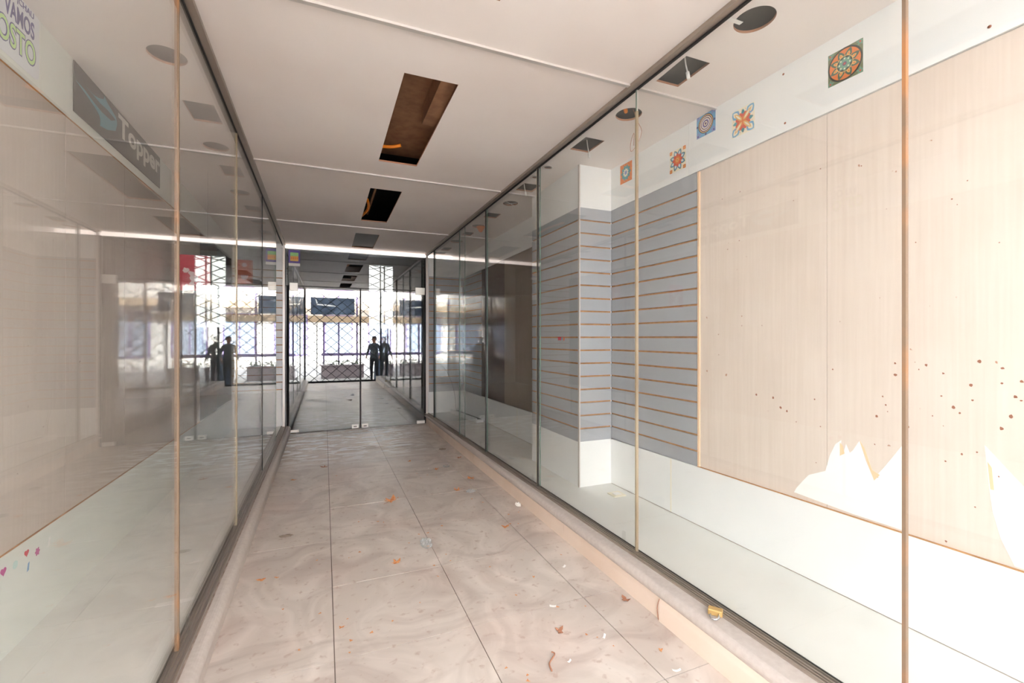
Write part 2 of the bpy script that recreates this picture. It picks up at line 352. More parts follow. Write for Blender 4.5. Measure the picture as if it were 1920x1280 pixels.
for x, y in ((1.663, 3.245), (1.664, 3.474)):
    d = thing('downlight', 'small recessed downlight ring in right display ceiling, %s the first side column' % ('above' if y < 3.4 else 'just beyond'), 'light', (x, y, CE(y)))
    bm = bmesh.new(); prof = [(.03, 0), (.044, 0), (.046, -.004), (.034, -.006), (.028, -.001)]; rings = []
    for k in range(24):
        t = 2*PI*k/24; rings.append([bm.verts.new((x+r*math.cos(t), y+r*math.sin(t), CE(y)+z)) for r, z in prof])
    for k in range(24):
        a, b = rings[k], rings[(k+1) % 24]
        for i in range(5): bm.faces.new((a[i], a[(i+1) % 5], b[(i+1) % 5], b[i]))
    fin(bm, 'trim_ring', 'alu_light', d, smooth=True)
    tube('bulb', 'grey_dark', [(x, y, CE(y)+.004), (x, y, CE(y)+.05)], .027, d, 16)
# ---- right display: back wall
wr = tag(run('wall_right', 'shop_dark', YF, 7.3, off(BR, .035), off(BR, .14), 0, 3.15), kind='structure')
def rwall(name, m, a, b, za, zb, proud=0, t=.012): return run(name, m, a, b, off(BR, -proud), off(BR, t-proud+.022), za, zb, wr)
for a, b in ((YF, 2.421), (2.424, 3.106), (3.985, 5.6), (5.603, YE)): rwall('base_panel', 'white', a, b, .15, BT, .006)
for a, b in ((YF, 2.262), (2.266, 3.106), (3.985, YE)): rwall('fascia_panel', 'white', a, b, FB, CE, .004)
for a, b in ((YF, 1.409), (1.411, 2.18)): rwall('wall_board', 'board', a, b, off(BT, .003), off(FB, -.003), -.006)
rwall('slat_end_edge', 'mdf_edge', 2.181, 2.196, off(BT, .004), off(FB, -.003), .001)
rwall('edge_strip', 'mdf', YF, 2.196, off(BT, -.001), off(BT, .004), .003)
rwall('wall_board', 'board_grey', 3.985, 5.36, off(BT, .003), off(FB, -.003), -.004)
rwall('wall_board', 'dark_board', 5.362, 6.22, off(BT, .003), off(FB, -.003), -.008)
# torn patches and fixing holes on the pale board
P1 = [(1.571, .562), (1.557, .59), (1.52, .64), (1.496, .671), (1.417, .712), (1.396, .794), (1.372, .85), (1.346, .874), (1.35, .811), (1.337, .817), (1.326, .86), (1.311, .823), (1.298, .836), (1.27, .887), (1.244, .801), (1.215, .732), (1.177, .789), (1.148, .836), (1.11, .9), (1.105, .548), (1.3, .548)]
P2 = [(.857, .956), (.756, .831), (.6, .80), (.5, .70), (.5, .55), (.78, .55), (.815, .632), (.836, .72), (.846, .813)]
for P, nm in ((P1, 'torn_patch'), (P2, 'torn_patch')):
    prism(nm, 'patch_white', [(BR(y)+.0052, y, z) for y, z in P], (.0008, 0, 0), wr)
prism('torn_edge', 'patch_edge', [(BR(y)+.0046, y, z) for y, z in [(1.27, .89), (1.24, .80), (1.212, .725), (1.19, .755), (1.22, .77), (1.25, .86)]], (.0008, 0, 0), wr)
prism('torn_edge', 'patch_edge', [(BR(y)+.0046, y, z) for y, z in [(1.352, .862), (1.352, .80), (1.332, .815), (1.34, .85)]], (.0008, 0, 0), wr)
prism('torn_edge', 'patch_edge', [(BR(y)+.0046, y, z) for y, z in [(.850, .90), (.842, .80), (.832, .80), (.838, .88)]], (.0008, 0, 0), wr)
spots = [(1.784, 1.034), (1.685, 1.029), (1.468, 1.049), (.871, 1.263), (.81, 1.242), (.812, 1.187), (.764, 1.198), (.778, 1.143), (.764, 1.132), (.982, 1.122), (.945, 1.083), (.894, 1.174), (.891, 1.117), (.926, 1.064), (.789, 1.073), (1.203, 1.007), (1.168, 1.062), (.921, .909), (.969, .871), (.967, .56), (1.384, 1.2), (1.135, 1.242), (1.134, 1.194), (1.643, .983), (1.609, .969), (.812, 1.026), (1.029, 1.241), (.975, 1.211), (1.091, .982)]
for _ in range(46): spots.append((random.uniform(.7, 2.1), random.uniform(.7, 2.2)))
bm = bmesh.new()
for k, (y, z) in enumerate(spots):
    r = random.uniform(.0035, .007) if k < 29 else random.uniform(.0015, .004)
    q = [(BR(y)+.0050, y+r*random.uniform(.6, 1.2)*math.cos(t), z+r*random.uniform(.6, 1.3)*math.sin(t)) for t in [2*PI*i/7 for i in range(7)]]
    bm.faces.new([bm.verts.new(p) for p in q])
o = fin(bm, 'fixing_holes', 'brown_spot', wr); o['kind'] = 'stuff'
for y, z in ((.841, 2.475), (1.612, 2.462), (1.621, 2.72)):
    tube('screw_hole', 'brown_spot', [(BR(y)-.0045, y, z), (BR(y)-.003, y, z)], .006, wr)
for a, b in ((YF, 3.09), (3.985, YE)): rwall('shadow_gap_strip', 'track_brown', a, b, PZR, PZR+.0035, .0075)  # solid brown strip coloured to read as a shadow gap
for y in (2.4225, 4.95): rwall('filler_joint', 'cream', y-.004, y+.004, PZR+.004, off(BT, -.002), .0068)
# ---- column standing in the right display
COLX, CY0, CY1 = 1.87, 3.10, 3.98
col = tag(box('trim_5', 'white', (COLX+.012, CY0+.012, PZR), (BR(CY1)+.03, CY1, CE(CY1)+.005)), 'slatted white column in the right display', kind='structure')
box('base_panel', 'white', (COLX+.002, CY0, PZR), (BR(CY0)-.006, CY0+.0115, BT(CY0)), col)
box('fascia_panel', 'white', (COLX+.002, CY0, 2.388), (BR(CY0)-.004, CY0+.0115, CE(CY0)), col)
run('base_panel', 'white', CY0+.012, CY1, COLX, COLX+.0115, PZR, BT, col)
run('fascia_panel', 'white', CY0+.012, CY1, COLX, COLX+.0115, lambda y: 2.388, CE, col)
box('corner_trim', 'alu_light', (COLX-.001, CY0-.002, PZR), (COLX+.009, CY0+.0175, CE(CY0)), col)
# ---- left display: back wall
wl = tag(box('wall_left', 'shop_dark', (BL-.14, YF, 0), (BL-.035, 7.3, 3.15)), kind='structure')
for a, b in ((YF, 3.9), (3.903, YE)): box('base_panel', 'white_left', (BL-.03, a, .1), (BL+.006, b, .503), wl)
for a, b in ((YF, 2.62), (2.622, 4.18), (4.182, YE)): run('fascia_panel', 'white_left', a, b, BL-.03, BL+.004, 2.425, CE, wl)
for a, b in ((YF, 2.845), (2.849, 3.545), (3.549, 4.59), (4.594, 5.4)): box('wall_board', 'board_left', (BL-.03, a, .506), (BL-.004, b, 2.422), wl)
box('wall_board', 'dark_board', (BL-.03, 5.402, .506), (BL-.006, 6.2, 2.422), wl)
box('edge_strip', 'mdf', (BL-.02, YF, .5025), (BL+.003, 5.4, .5055), wl)
box('edge_strip', 'mdf', (BL-.02, YF, 2.4215), (BL+.001, 5.4, 2.4255), wl)
# ---- slatwalls
GROOVES = [2.289-.10394*k for k in range(17)]
def slatwall(label, corner, along, inward, length, ztop, zbot, sm='slat_grey'):
    # corner: start point on the wall plane, along: unit vector, inward: unit vector into the wall
    r = thing('slatwall_panel', label, 'wall panel', (corner[0], corner[1], zbot))
    A, I, c = Vector(along), Vector(inward), Vector((corner[0], corner[1], 0))
    def bx(name, m, s0, s1, d0, d1, z0, z1, bev=0):
        bm = bmesh.new(); P = []
        for z in (z0, z1):
            for s, d in ((s0, d0), (s1, d0), (s1, d1), (s0, d1)): q = c + A*s + I*d; P.append((q.x, q.y, z))
        hexa(bm, P); return fin(bm, name, m, r, bev)
    bx('backing', 'mdf', .0, length, .010, .017, zbot, ztop)
    zs = [ztop] + [g+.0045 for g in GROOVES] + [zbot]
    lo = [g+.0065 for g in GROOVES] + [zbot]; hi = [ztop] + [g-.0065 for g in GROOVES]
    for a, b in zip(lo, hi): bx('slat', sm, .001, length-.001, 0, .0095, a, b)
    return r
slatwall('pale grey slatwall facing the street on front of the column', (COLX+.009, CY0-.0005), (1, 0, 0), (0, 1, 0), BR(3.1)-COLX-.011, 2.388, BT(3.1))
slatwall('darker grey slatwall on column side, with tiny tricolour sticker', (COLX-.0005, CY0+.018), (0, 1, 0), (1, 0, 0), CY1-CY0-.02, 2.388, BT(3.5))
dv = Vector((-.0225, 1, 0)).normalized()
slatwall('grey slatwall on back wall between column and pale board', (BR(2.2), 2.2), dv, (1, 0, 0), .905, 2.405, .5295)
slatwall('distant dark grey slatwall on right display back wall', (BR(6.225)+.001, 6.225), dv, (1, 0, 0), .86, 2.335, .4995)
slatwall('slatwall closing the far end of right display', (GR(7)+.035, YE-.022), (1, 0, 0), (0, 1, 0), BR(7.07)-GR(7)-.04, 2.32, .494)
slatwall('slatwall strip closing the far end of left display', (BL+.006, YE-.022), (1, 0, 0), (0, 1, 0), GL-BL-.01, 2.42, .5, 'white')
for (xa, xb, z0, zt, zf) in ((GR(7)+.035, BR(7.07)-.006, PZR, .493, 2.321), (BL+.006, GL-.004, PZL, .499, 2.421)):
    e = tag(box('wall_end', 'white', (xa-.01, YE-.004, 0), (xb+.04, 7.25, 3.15)), kind='structure')
    box('base_panel', 'white', (xa, YE-.022, z0), (xb, YE-.005, zt), e)
    box('fascia_panel', 'white', (xa, YE-.022, zf), (xb, YE-.005, CE(7.07)), e)
# ---- lintel over the doors
lint = tag(box('trim_6', 'white', (BL+.01, 7.02, 2.598), (BR(7.04)-.01, YE-.024, CE(7.05)+.004)), kind='structure')

box('light_strip', 'light_strip', (GL+.02, 7.013, 2.603), (BR(7.04)-.2, 7.0195, 2.648), lint)

# ---- glazing
def glazing(num, label, G, panes, ztop, zbot, side, joints):
    w = tag(thing('window_%d' % num, label, None), kind='structure')
    for k, (a, b, sh, zt) in enumerate(panes):
        run('pane', 'glass', a, b, off(G, sh-.004), off(G, sh+.004), zbot+.008, off(CE, -.01), w)
        for yy in (a, b):
            run('glass_edge', 'glass_edge', yy-.0012, yy+.0012, off(G, sh-.0042), off(G, sh+.0042), zbot+.008, off(CE, -.012), w)
    s = side   # +1: passage lies on the -x side
    def rr(name, m, x0, x1, z0, z1, a=YF, b=7.02):
        x0, x1 = sorted((x0*s, x1*s)); return run(name, m, a, b, off(G, x0), off(G, x1), z0, z1, w)
    rr('bottom_track', 'track_brown', -.042, .02, zbot-.001, zbot+.006)
    for q in (-.040, -.026, -.012, .006): rr('track_rib', 'alu', q, q+.005, zbot+.006, zbot+.013)
    rr('track_gasket', 'gasket', .0115, .0165, zbot+.006, zbot+.016)
    rr('head_channel', 'alu', -.040, -.008, off(CE, -.022), off(CE, .002))
    rr('head_gasket', 'gasket', -.0078, .006, off(CE, -.03), off(CE, .002))
    for (y, wd, m, z0, z1) in joints:
        run('joint_strip', m, y-wd/2, y+wd/2, off(G, -.007), off(G, .007), z0, z1, w)
    return w
wR = glazing(1, 'right display glazing of frameless panes', GR, [(YF, .797, 0, 0), (.803, 2.031, 0, 0), (2.037, 3.235, 0, 0), (3.22, 4.412, .014, 0), (4.418, 5.323, 0, 0), (5.16, 6.6, .014, 0)], 0, PZR, 1,
   [(.80, .010, 'sealant', PZR+.006, off(CE, -.03)), (2.034, .012, 'sealant_pale', PZR+.01, lambda y: 2.60), (3.237, .010, 'sealant_pale', PZR+.01, off(CE, -.03)), (3.232, .005, 'gasket', PZR+.01, off(CE, -.03)), (4.414, .008, 'gasket', PZR+.01, off(CE, -.03)), (5.325, .006, 'gasket', PZR+.01, off(CE, -.03)), (6.6, .012, 'gasket', PZR+.01, off(CE, -.03))])
wL = glazing(2, 'left display glazing of frameless panes', lambda y: GL, [(YF, 2.142, 0, 0), (2.148, 3.427, 0, 0), (3.433, 4.75, 0, 0), (4.756, 6.05, 0, 0)], 0, PZL, -1,
   [(2.145, .014, 'sealant', PZL+.01, off(CE, -.03)), (3.43, .016, 'sealant_pale', PZL+.01, off(CE, -.03)), (4.753, .012, 'gasket', PZL+.01, off(CE, -.03))])
box('finger_pull', 'glass', (GL+.006, 2.235, .125), (GL+.016, 2.265, .20), wL, .003)
box('finger_pull', 'glass', (GL+.006, 3.54, .125), (GL+.016, 3.565, .18), wL, .003)
for y in (2.13, 3.30, 4.53): box('finger_pull', 'glass', (GR(y)-.018, y-.012, .178), (GR(y)-.006, y+.014, .245), wR, .003)
run('steel_post', 'alu_light', 2.028, 2.040, off(GR, -.003), off(GR, .003), 2.6, off(CE, -.02), wR)
# street-side panes of both displays
wf = tag(thing('window_3', 'street-side display panes', None), kind='structure')
box('pane', 'glass', (GR(YF)+.02, YF-.004, .16), (BR(YF)-.02, YF+.004, 2.75), wf)
box('pane', 'glass', (BL+.02, YF-.004, .11), (GL-.02, YF+.004, 2.75), wf)
# end posts
for x in (GL+.001, GR(7.0)-.030):
    p = tag(box('door_post', 'alu_light', (x, 6.985, PZR-.05), (x+.03, 7.017, 2.652)), kind='structure')
    box('post_gasket', 'gasket', (x+(.031 if x < 0 else -.007), 6.99, .02), (x+(.036 if x < 0 else -.001), 7.03, 2.598), p)

# ---- glass doors and transom
def leaf(n, x0, x1):
    d = tag(box('door_%d' % n, 'door_glass', (x0, YD-.005, .012), (x1, YD+.005, 2.075)), 'frameless tinted glass door leaf', kind='structure')
    for x in (x0-.002, x1+.002): box('glass_edge', 'gasket', (x-.0025, YD-.006, .012), (x+.0025, YD+.006, 2.075), d)
    return d
d1 = leaf(1, -.455, .486); d2 = leaf(2, .508, 1.456)
box('glass_edge', 'gasket', (.489, YD-.002, .012), (.505, YD+.012, 2.075), d1)
tr = tag(box('window_4', 'door_glass', (-.50, YD-.005, 2.09), (1.46, YD+.005, 2.597)), 'tinted transom pane above doors', kind='structure')
box('glass_edge', 'gasket', (-.50, YD-.0055, 2.078), (1.46, YD+.0055, 2.088), tr)
def fitting(x0, x1, z0, z1, par, dots=0):
    f = box('patch_fitting', 'fitting', (x0, YD-.02, z0), (x1, YD+.02, z1), par, .004)
    if dots:
        g = box('lock_slot', 'gasket', (x0+.025, YD-.0215, z0+.02), (x1-.025, YD-.0195, z1-.022), f)
        tube('lock_cylinder', 'steel', [((x0+x1)/2, YD-.019, (z0+z1)/2), ((x0+x1)/2, YD-.025, (z0+z1)/2)], .010, f, 12)
fitting(.375, .470, .012, .066, d1, 1); fitting(.515, .610, .012, .066, d2, 1)
fitting(-.45, -.33, .012, .050, d1); fitting(1.33, 1.455, .012, .060, d2)
fitting(-.45, -.345, 2.01, 2.125, d1); fitting(1.31, 1.455, 2.02, 2.13, d2)

# ---- dark shop beyond the doors
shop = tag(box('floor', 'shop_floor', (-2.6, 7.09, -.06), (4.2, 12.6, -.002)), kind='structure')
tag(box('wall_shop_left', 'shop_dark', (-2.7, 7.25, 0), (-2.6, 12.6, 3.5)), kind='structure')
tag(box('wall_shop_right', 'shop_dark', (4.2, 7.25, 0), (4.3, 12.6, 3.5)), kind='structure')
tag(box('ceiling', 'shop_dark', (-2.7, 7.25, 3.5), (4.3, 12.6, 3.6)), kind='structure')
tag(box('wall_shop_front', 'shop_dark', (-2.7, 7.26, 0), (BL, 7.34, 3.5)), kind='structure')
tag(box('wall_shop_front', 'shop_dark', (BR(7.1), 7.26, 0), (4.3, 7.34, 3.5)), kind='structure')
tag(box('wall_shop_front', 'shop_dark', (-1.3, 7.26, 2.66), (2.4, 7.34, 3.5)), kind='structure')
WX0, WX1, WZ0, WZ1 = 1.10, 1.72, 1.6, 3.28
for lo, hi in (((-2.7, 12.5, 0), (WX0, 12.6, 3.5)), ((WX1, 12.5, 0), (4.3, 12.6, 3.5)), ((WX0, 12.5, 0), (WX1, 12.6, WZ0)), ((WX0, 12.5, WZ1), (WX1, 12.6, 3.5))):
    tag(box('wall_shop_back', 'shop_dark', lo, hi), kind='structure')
tag(box('wall_sun_block', 'facade', (-1, 15, -.3), (4, 15.1, 12)), kind='structure')  # added wall, dims the view through the back window and blocks the sun
wb = tag(thing('window_5', 'tall barred window at the back of the dark shop', None), kind='structure')
for x in (WX0+.27, WX0+.37): box('window_bar', 'grey_dark', (x, 12.46, WZ0), (x+.035, 12.5, WZ1), wb)
for k in range(8):
    z = WZ0+.02+k*.22
    tube('lattice_bar', 'grey_dark', [(WX0, 12.47, z), (WX1, 12.47, min(z+.3, WZ1))], .011, wb, 5)
    tube('lattice_bar', 'grey_dark', [(WX0, 12.46, min(z+.3, WZ1)), (WX1, 12.46, z)], .011, wb, 5)

# ================================================================ STREET (seen in the glass)
tag(box('ground', 'sidewalk', (-14, -5.2, -.32), (16, -.5, -.12)), kind='structure')
tag(box('ground', 'road', (-14, -12, -.4), (16, -5.2, -.25)), kind='structure')
tag(box('ground', 'sidewalk', (-14, -15, -.4), (16, -12, -.14)), kind='structure')
tag(box('threshold', 'curb', (-1.2, -.62, -.12), (2.3, -.5, -.01)), kind='structure')
tag(box('wall_front_left', 'facade', (-9, -.5, -.3), (BL-.03, -.3, 6.5)), kind='structure')
tag(box('wall_front_right', 'facade', (BR(0)+.03, -.5, -.3), (11, -.3, 6.5)), kind='structure')
tag(box('wall_front_top', 'facade', (BL-.03, -.5, 2.795), (BR(0)+.03, -.46, 6.5)), kind='structure')
tag(box('roof_shade_block', 'facade', (-9, -.3, 3.65), (11, 13, 6.5)), kind='structure')  # unseen building mass, raised to shade the sidewalk from the sun
# opposite building
bl = thing('opposite_building', 'white building with dark windows on opposite side of the street', 'building', (1, -15, -.14))
box('wall', 'facade', (-12, -16, -.14), (14, -15, 8.5), bl)
box('shop_canopy', 'facade_tan', (-10, -15.0, 3.0), (12, -14.2, 3.35), bl)
for k in range(9):
    for z0, z1 in ((.3, 2.7), (4.2, 6.2)):
        x = -10+2.5*k; f = box('window', 'frame_purple', (x, -15.01, z0), (x+1.6, -14.96, z1), bl); box('glass_panel', 'window_dark', (x+.08, -14.962, z0+.08), (x+.76, -14.95, z1-.08), f); box('glass_panel', 'window_dark', (x+.84, -14.962, z0+.08), (x+1.52, -14.95, z1-.08), f)
# kiosk shelter with billboard and planter
ks = thing('street_kiosk', 'white street shelter with dark billboard reflected in door glass', 'shelter', (.3, -4.0, -.12))
for x in (-.25, -.02, .5, 1.15): box('post', 'frame_purple' if x > -.1 else 'white', (x-.03, -4.0, -.12), (x+.03, -3.94, 2.9), ks)
box('canopy', 'facade_tan', (-.55, -4.35, 1.93), (3.2, -3.75, 2.15), ks)
bb = box('billboard', 'board_blue', (-.45, -3.80, 2.2), (1.05, -3.74, 2.82), ks)
prism('billboard_print', 'white', [(-.3, -3.738, 2.75), (-.27, -3.738, 2.75), (-.2, -3.738, 2.58), (.2, -3.738, 2.56), (.5, -3.738, 2.5), (.2, -3.738, 2.5), (-.25, -3.738, 2.54)], (0, .004, 0), bb)
box('hand_rail', 'frame_purple', (-.1, -3.98, .68), (3.4, -3.92, .78), ks)
pt = thing('street_planter', 'low mauve stone planter with clipped shrub under shelter rail', 'planter', (.6, -3.6, -.12))
box('planter_box', 'planter', (-.1, -3.85, -.12), (1.35, -3.35, .32), pt, .01)
box('planter_rim', 'planter', (-.13, -3.88, .32), (1.38, -3.32, .36), pt, .008)
bm = bmesh.new()
for k in range(160):
    c = Vector((random.uniform(-.05, 1.3), random.uniform(-3.8, -3.4), random.uniform(.36, .52))); d = Vector([random.uniform(-1, 1) for _ in range(3)]).normalized()*.05
    e = d.orthogonal().normalized()*.02
    bm.faces.new([bm.verts.new(c+v) for v in (-d, e, d, -e)])
o = fin(bm, 'foliage', 'hedge', pt); o['kind'] = 'stuff'
for nm, lab, x0, x1, z0, z1, mm, y in (('pavement_board', 'dark pavement board beside the shelter, nearer the doors', 1.62, 2.15, -.12, .75, 'board_blue', -2.3), ('parked_crate', 'black square pavement board standing beyond people on sidewalk', 2.55, 3.3, -.12, .62, 'cloth_black', -2.6)):
    s = thing('pavement_board', lab, 'sign', ((x0+x1)/2, y, z0))
    for sgn in (-1, 1):
        bm = bmesh.new(); d = .16*sgn
        hexa(bm, [(x0, y+d, z0), (x1, y+d, z0), (x1, y+d+.02, z0), (x0, y+d+.02, z0), (x0, y+.01*sgn, z1), (x1, y+.01*sgn, z1), (x1, y+.01*sgn+.02, z1), (x0, y+.01*sgn+.02, z1)])
        fin(bm, 'board_face', mm, s)
# lattice roller shutter across the shop front
sh = thing('roller_shutter', 'open lattice roller shutter across the shop entrance, seen in reflections', 'shutter', (.5, -.56, -.01))
X0, X1, Z0, Z1 = -1.15, 2.25, 0, 2.78; dx, dz = .31, .27
def clip(x, z, sx):   # a diagonal clipped to the opening
    pts = []
    for t in [k*.005 for k in range(-2000, 2001)]:
        px, pz = x+sx*t*dx, z+t*dz
        if X0 <= px <= X1 and Z0 <= pz <= Z1: pts.append((px, pz))
    return (pts[0], pts[-1]) if len(pts) > 8 else None
for k in range(-11, 12):
    for sx in (1, -1):
        c = clip(.5+k*dx, 0, sx)
        if c: tube('lattice_bar', 'shutter', [(c[0][0], -.56-.004*sx, c[0][1]), (c[1][0], -.56-.004*sx, c[1][1])], .011, sh, 4)
for x in (X0, -.53, 1.64, X1): box('guide_rail', 'shutter', (x-.022, -.59, -.01), (x+.022, -.54, 2.79), sh)
box('bottom_rail', 'shutter', (X0, -.575, -.01), (X1, -.545, .05), sh)

# people outside, seen in the door glass
def person(label, loc, rz, h, top, bottom, hairm, bend):
    root = thing('person', label, 'person', loc); root.rotation_euler = (0, 0, rz); s = h/1.7
    V, R, E = [], [], []
    def v(p, r, par=None):
        V.append(Vector(p)*s); R.append(r*s)
        if par is not None: E.append((par, len(V)-1))
        return len(V)-1
    pel = v((0, 0, .93), .125); wst = v((0, 0, 1.08), .11, pel); ch = v((0, .01, 1.28), .135, wst); ub = v((0, 0, 1.40), .10, ch); nk = v((0, -.01, 1.48), .05, ub)
    hd0 = v((0, .01, 1.55), .07, nk); hd = v((0, .005, 1.62), .078, hd0); hd1 = v((0, -.005, 1.67), .05, hd)
    for sg in (-1, 1):
        hip = v((sg*.09, 0, .87), .09, pel); kn = v((sg*.10, .02, .49), .06, hip); cf = v((sg*.10, -.01, .36), .055, kn); an = v((sg*.10, -.02, .09), .038, cf); ft = v((sg*.11, .05, .04), .038, an); toe = v((sg*.12, .15, .03), .03, ft)
        sho = v((sg*.17, 0, 1.39), .055, ub); el = v((sg*.24, -.02+bend*.02, 1.12), .042, sho); wr_ = v((sg*.24, .05+bend*.18, .90+bend*.16), .028, el)
        f = Vector((0, .25+bend*.6, -.9+bend*.6)).normalized(); b = Vector((sg*.24, .05+bend*.18, .90+bend*.16)); pm = v(b+f*.06, .024, wr_)
        side = Vector((0, 1, 0)).cross(f); side = Vector((0, f.z, -f.y))
        for i, ln in enumerate((.075, .09, .083, .065)):
            kq = v(b+f*.085+side*(.021-.014*i), .0085, pm); k2 = v(b+f*(.085+ln*.5)+side*(.024-.016*i)+Vector((-sg*.006, 0, 0)), .008, kq); v(b+f*(.085+ln)+side*(.022-.015*i)+Vector((-sg*.02, 0, 0)), .0065, k2)
        t1 = v(b+f*.035+side*.028, .010, pm); v(b+f*.075+side*.045, .0085, t1)
    me = bpy.data.meshes.new('body'); me.from_pydata([tuple(p) for p in V], E, []); me.update()
    o = bpy.data.objects.new('t', me); C.objects.link(o); md = o.modifiers.new('s', 'SKIN'); md.use_smooth_shade = True
    for sv, r in zip(me.skin_vertices[0].data, R): sv.radius = (r, r)
    me.skin_vertices[0].data[0].use_root = True
    for i in (1, 2, 3): me.skin_vertices[0].data[i].radius = (R[i]*1.25, R[i]*.85)
    sb = o.modifiers.new('u', 'SUBSURF'); sb.levels = 2
    dg = bpy.context.evaluated_depsgraph_get(); dg.update(); nm = bpy.data.meshes.new_from_object(o.evaluated_get(dg)); bpy.data.objects.remove(o)
    nm.materials.clear()
    for k in (top, bottom, 'skin', 'cloth_black'): nm.materials.append(M[k])
    for f in nm.polygons:
        z = f.center.z/s; x = abs(f.center.x)/s
        f.material_index = 2 if (z > 1.47 or (x > .19 and z < .93+bend*.16)) else 0 if (z > .92 or x > .2) else 3 if z < .08 else 1
        f.use_smooth = True
    b = bpy.data.objects.new('body', nm); C.objects.link(b); b.parent = root
    def ball(name, m, c, r, cut=None):
        bm = bmesh.new(); bmesh.ops.create_uvsphere(bm, u_segments=16, v_segments=10, radius=1)
        if cut: bmesh.ops.delete(bm, geom=[q for q in bm.verts if cut(q.co)], context='VERTS')
        for q in bm.verts: q.co = Vector((q.co.x*r[0]+c[0], q.co.y*r[1]+c[1], q.co.z*r[2]+c[2]))*s
        me2 = bpy.data.meshes.new(name); bm.to_mesh(me2); bm.free(); ob = link(name, me2, m, root)
        for f in me2.polygons: f.use_smooth = True
    ball('hair', hairm, (0, -.012, 1.635), (.090, .098, .092), lambda c: c.y > .35 and c.z < .35)
    ball('nose', 'skin', (0, .088, 1.60), (.011, .016, .018)); ball('mouth', 'red_print', (0, .078, 1.565), (.022, .006, .006))
    for sg in (-1, 1): ball('eye', 'cloth_black', (sg*.03, .078, 1.622), (.011, .008, .007)); ball('ear', 'skin', (sg*.082, 0, 1.60), (.010, .02, .028))
    return root
person('person in grey shirt and dark trousers standing outside beside shutter post', (1.50, -1.15, -.12), 0.4, 1.50, 'cloth_grey', 'cloth_black', 'hair', .5)
person('person in teal top and navy trousers standing outside middle of the group', (1.98, -1.35, -.12), -.2, 1.60, 'cloth_green', 'cloth_navy', 'hair', .0)
person('person in dark blue clothes standing outside furthest from the shutter post', (3.05, -1.3, -.12), .7, 1.56, 'cloth_blue', 'cloth_black', 'hair', .8)

# ================================================================ OBJECTS IN THE DISPLAYS
# ---- mandala decals on the right fascia
class Print:
    def __init__(s): s.v = []; s.f = []; s.m = []; s.mats = []; s.layer = 0
    def poly(s, pts, m):
        s.layer += 1; d = .0008 + s.layer*.00005
        if m not in s.mats: s.mats.append(m)
        i = len(s.v); s.v += [(max(-.5, min(.5, x)), max(-.5, min(.5, y)), d) for x, y in pts]; s.f.append(list(range(i, i+len(pts)))); s.m.append(s.mats.index(m))
    def disc(s, x, y, r, m, n=28): s.poly([(x+r*math.cos(2*PI*k/n), y+r*math.sin(2*PI*k/n)) for k in range(n)], m)
    def petals(s, n, r0, r1, w, m, ph=0, cx=0, cy=0):
        for k in range(n):
            a = ph+2*PI*k/n; c, q = math.cos(a), math.sin(a); mid = (r0+r1)/2
            L = [(r0, 0), (r0+(mid-r0)*.5, w*.38), (mid, w*.5), (mid+(r1-mid)*.6, w*.3), (r1, 0), (mid+(r1-mid)*.6, -w*.3), (mid, -w*.5), (r0+(mid-r0)*.5, -w*.38)]
            s.poly([(cx+u*c-v*q, cy+u*q+v*c) for u, v in L], m)
    def dots(s, n, r, rd, m, ph=0):
        for k in range(n): s.disc(r*math.cos(ph+2*PI*k/n), r*math.sin(ph+2*PI*k/n), rd, m, 8)
def decal(label, y0, y1, z0, z1, pr, base):
    yc, zc = (y0+y1)/2, (z0+z1)/2; r = thing('mandala_sticker', label, 'sticker', (BR(yc), yc, zc), 'square mandala stickers on right fascia')
    X = lambda y: BR(y)-.0042
    prism('sticker_sheet', base, [(X(y0), y0, z0), (X(y1), y1, z0), (X(y1), y1, z1), (X(y0), y0, z1)], (-.0006, 0, 0), r)
    me = bpy.data.meshes.new('print'); vs = []
    for u, v, d in pr.v: y = yc - u*(y1-y0); vs.append((X(y)-d, y, zc+v*(z1-z0)))
    me.from_pydata(vs, [], pr.f); o = link('print', me, None, r); o.location = -r.location
    for m in pr.mats: me.materials.append(M[m])
    for f, k in zip(me.polygons, pr.m): f.material_index = k
p = Print()   # orange disc with dark green star
for cx in (-.43, .43):
    for cz in (-.43, .43): p.petals(5, 0, .12, .06, 'green_mid', .3, cx, cz); p.disc(cx, cz, .03, 'red_print', 8)
p.disc(0, 0, .5, 'dark_print', 40); p.disc(0, 0, .45, 'orange_print', 40)
p.petals(8, .1, .46, .20, 'green_print', PI/8); p.petals(8, .2, .36, .10, 'gold_print', PI/8); p.petals(8, .25, .33, .05, 'orange_print', PI/8)
p.disc(0, 0, .245, 'gold_print'); p.disc(0, 0, .225, 'dark_print'); p.petals(8, .03, .22, .14, 'green_mid'); p.dots(8, .15, .022, 'cream'); p.disc(0, 0, .06, 'plum'); p.disc(0, 0, .03, 'red_print', 12)
decal('orange and dark green mandala sticker, nearest the camera', 1.250, 1.398, 2.534, 2.685, p, 'olive')
p = Print()   # orange x flower on blue
for a in range(4): p.petals(1, .25, .66, .36, 'sky_print', PI/4+a*PI/2); p.petals(1, .32, .6, .2, 'cream', PI/4+a*PI/2)
p.petals(4, .1, .45, .18, 'teal_print', 0); p.petals(8, .05, .36, .22, 'red_print', PI/8); p.dots(16, .42, .015, 'red_print', .1)
p.petals(4, .0, .52, .17, 'gold_print', PI/4); p.petals(4, .1, .46, .07, 'cream', PI/4); p.petals(4, 0, .2, .08, 'orange_print', 0); p.disc(0, 0, .05, 'orange_print', 12)
decal('white mandala sticker with orange four-petal flower and blue corners', 1.787, 1.935, 2.508, 2.660, p, 'cream')
p = Print()   # concentric purple
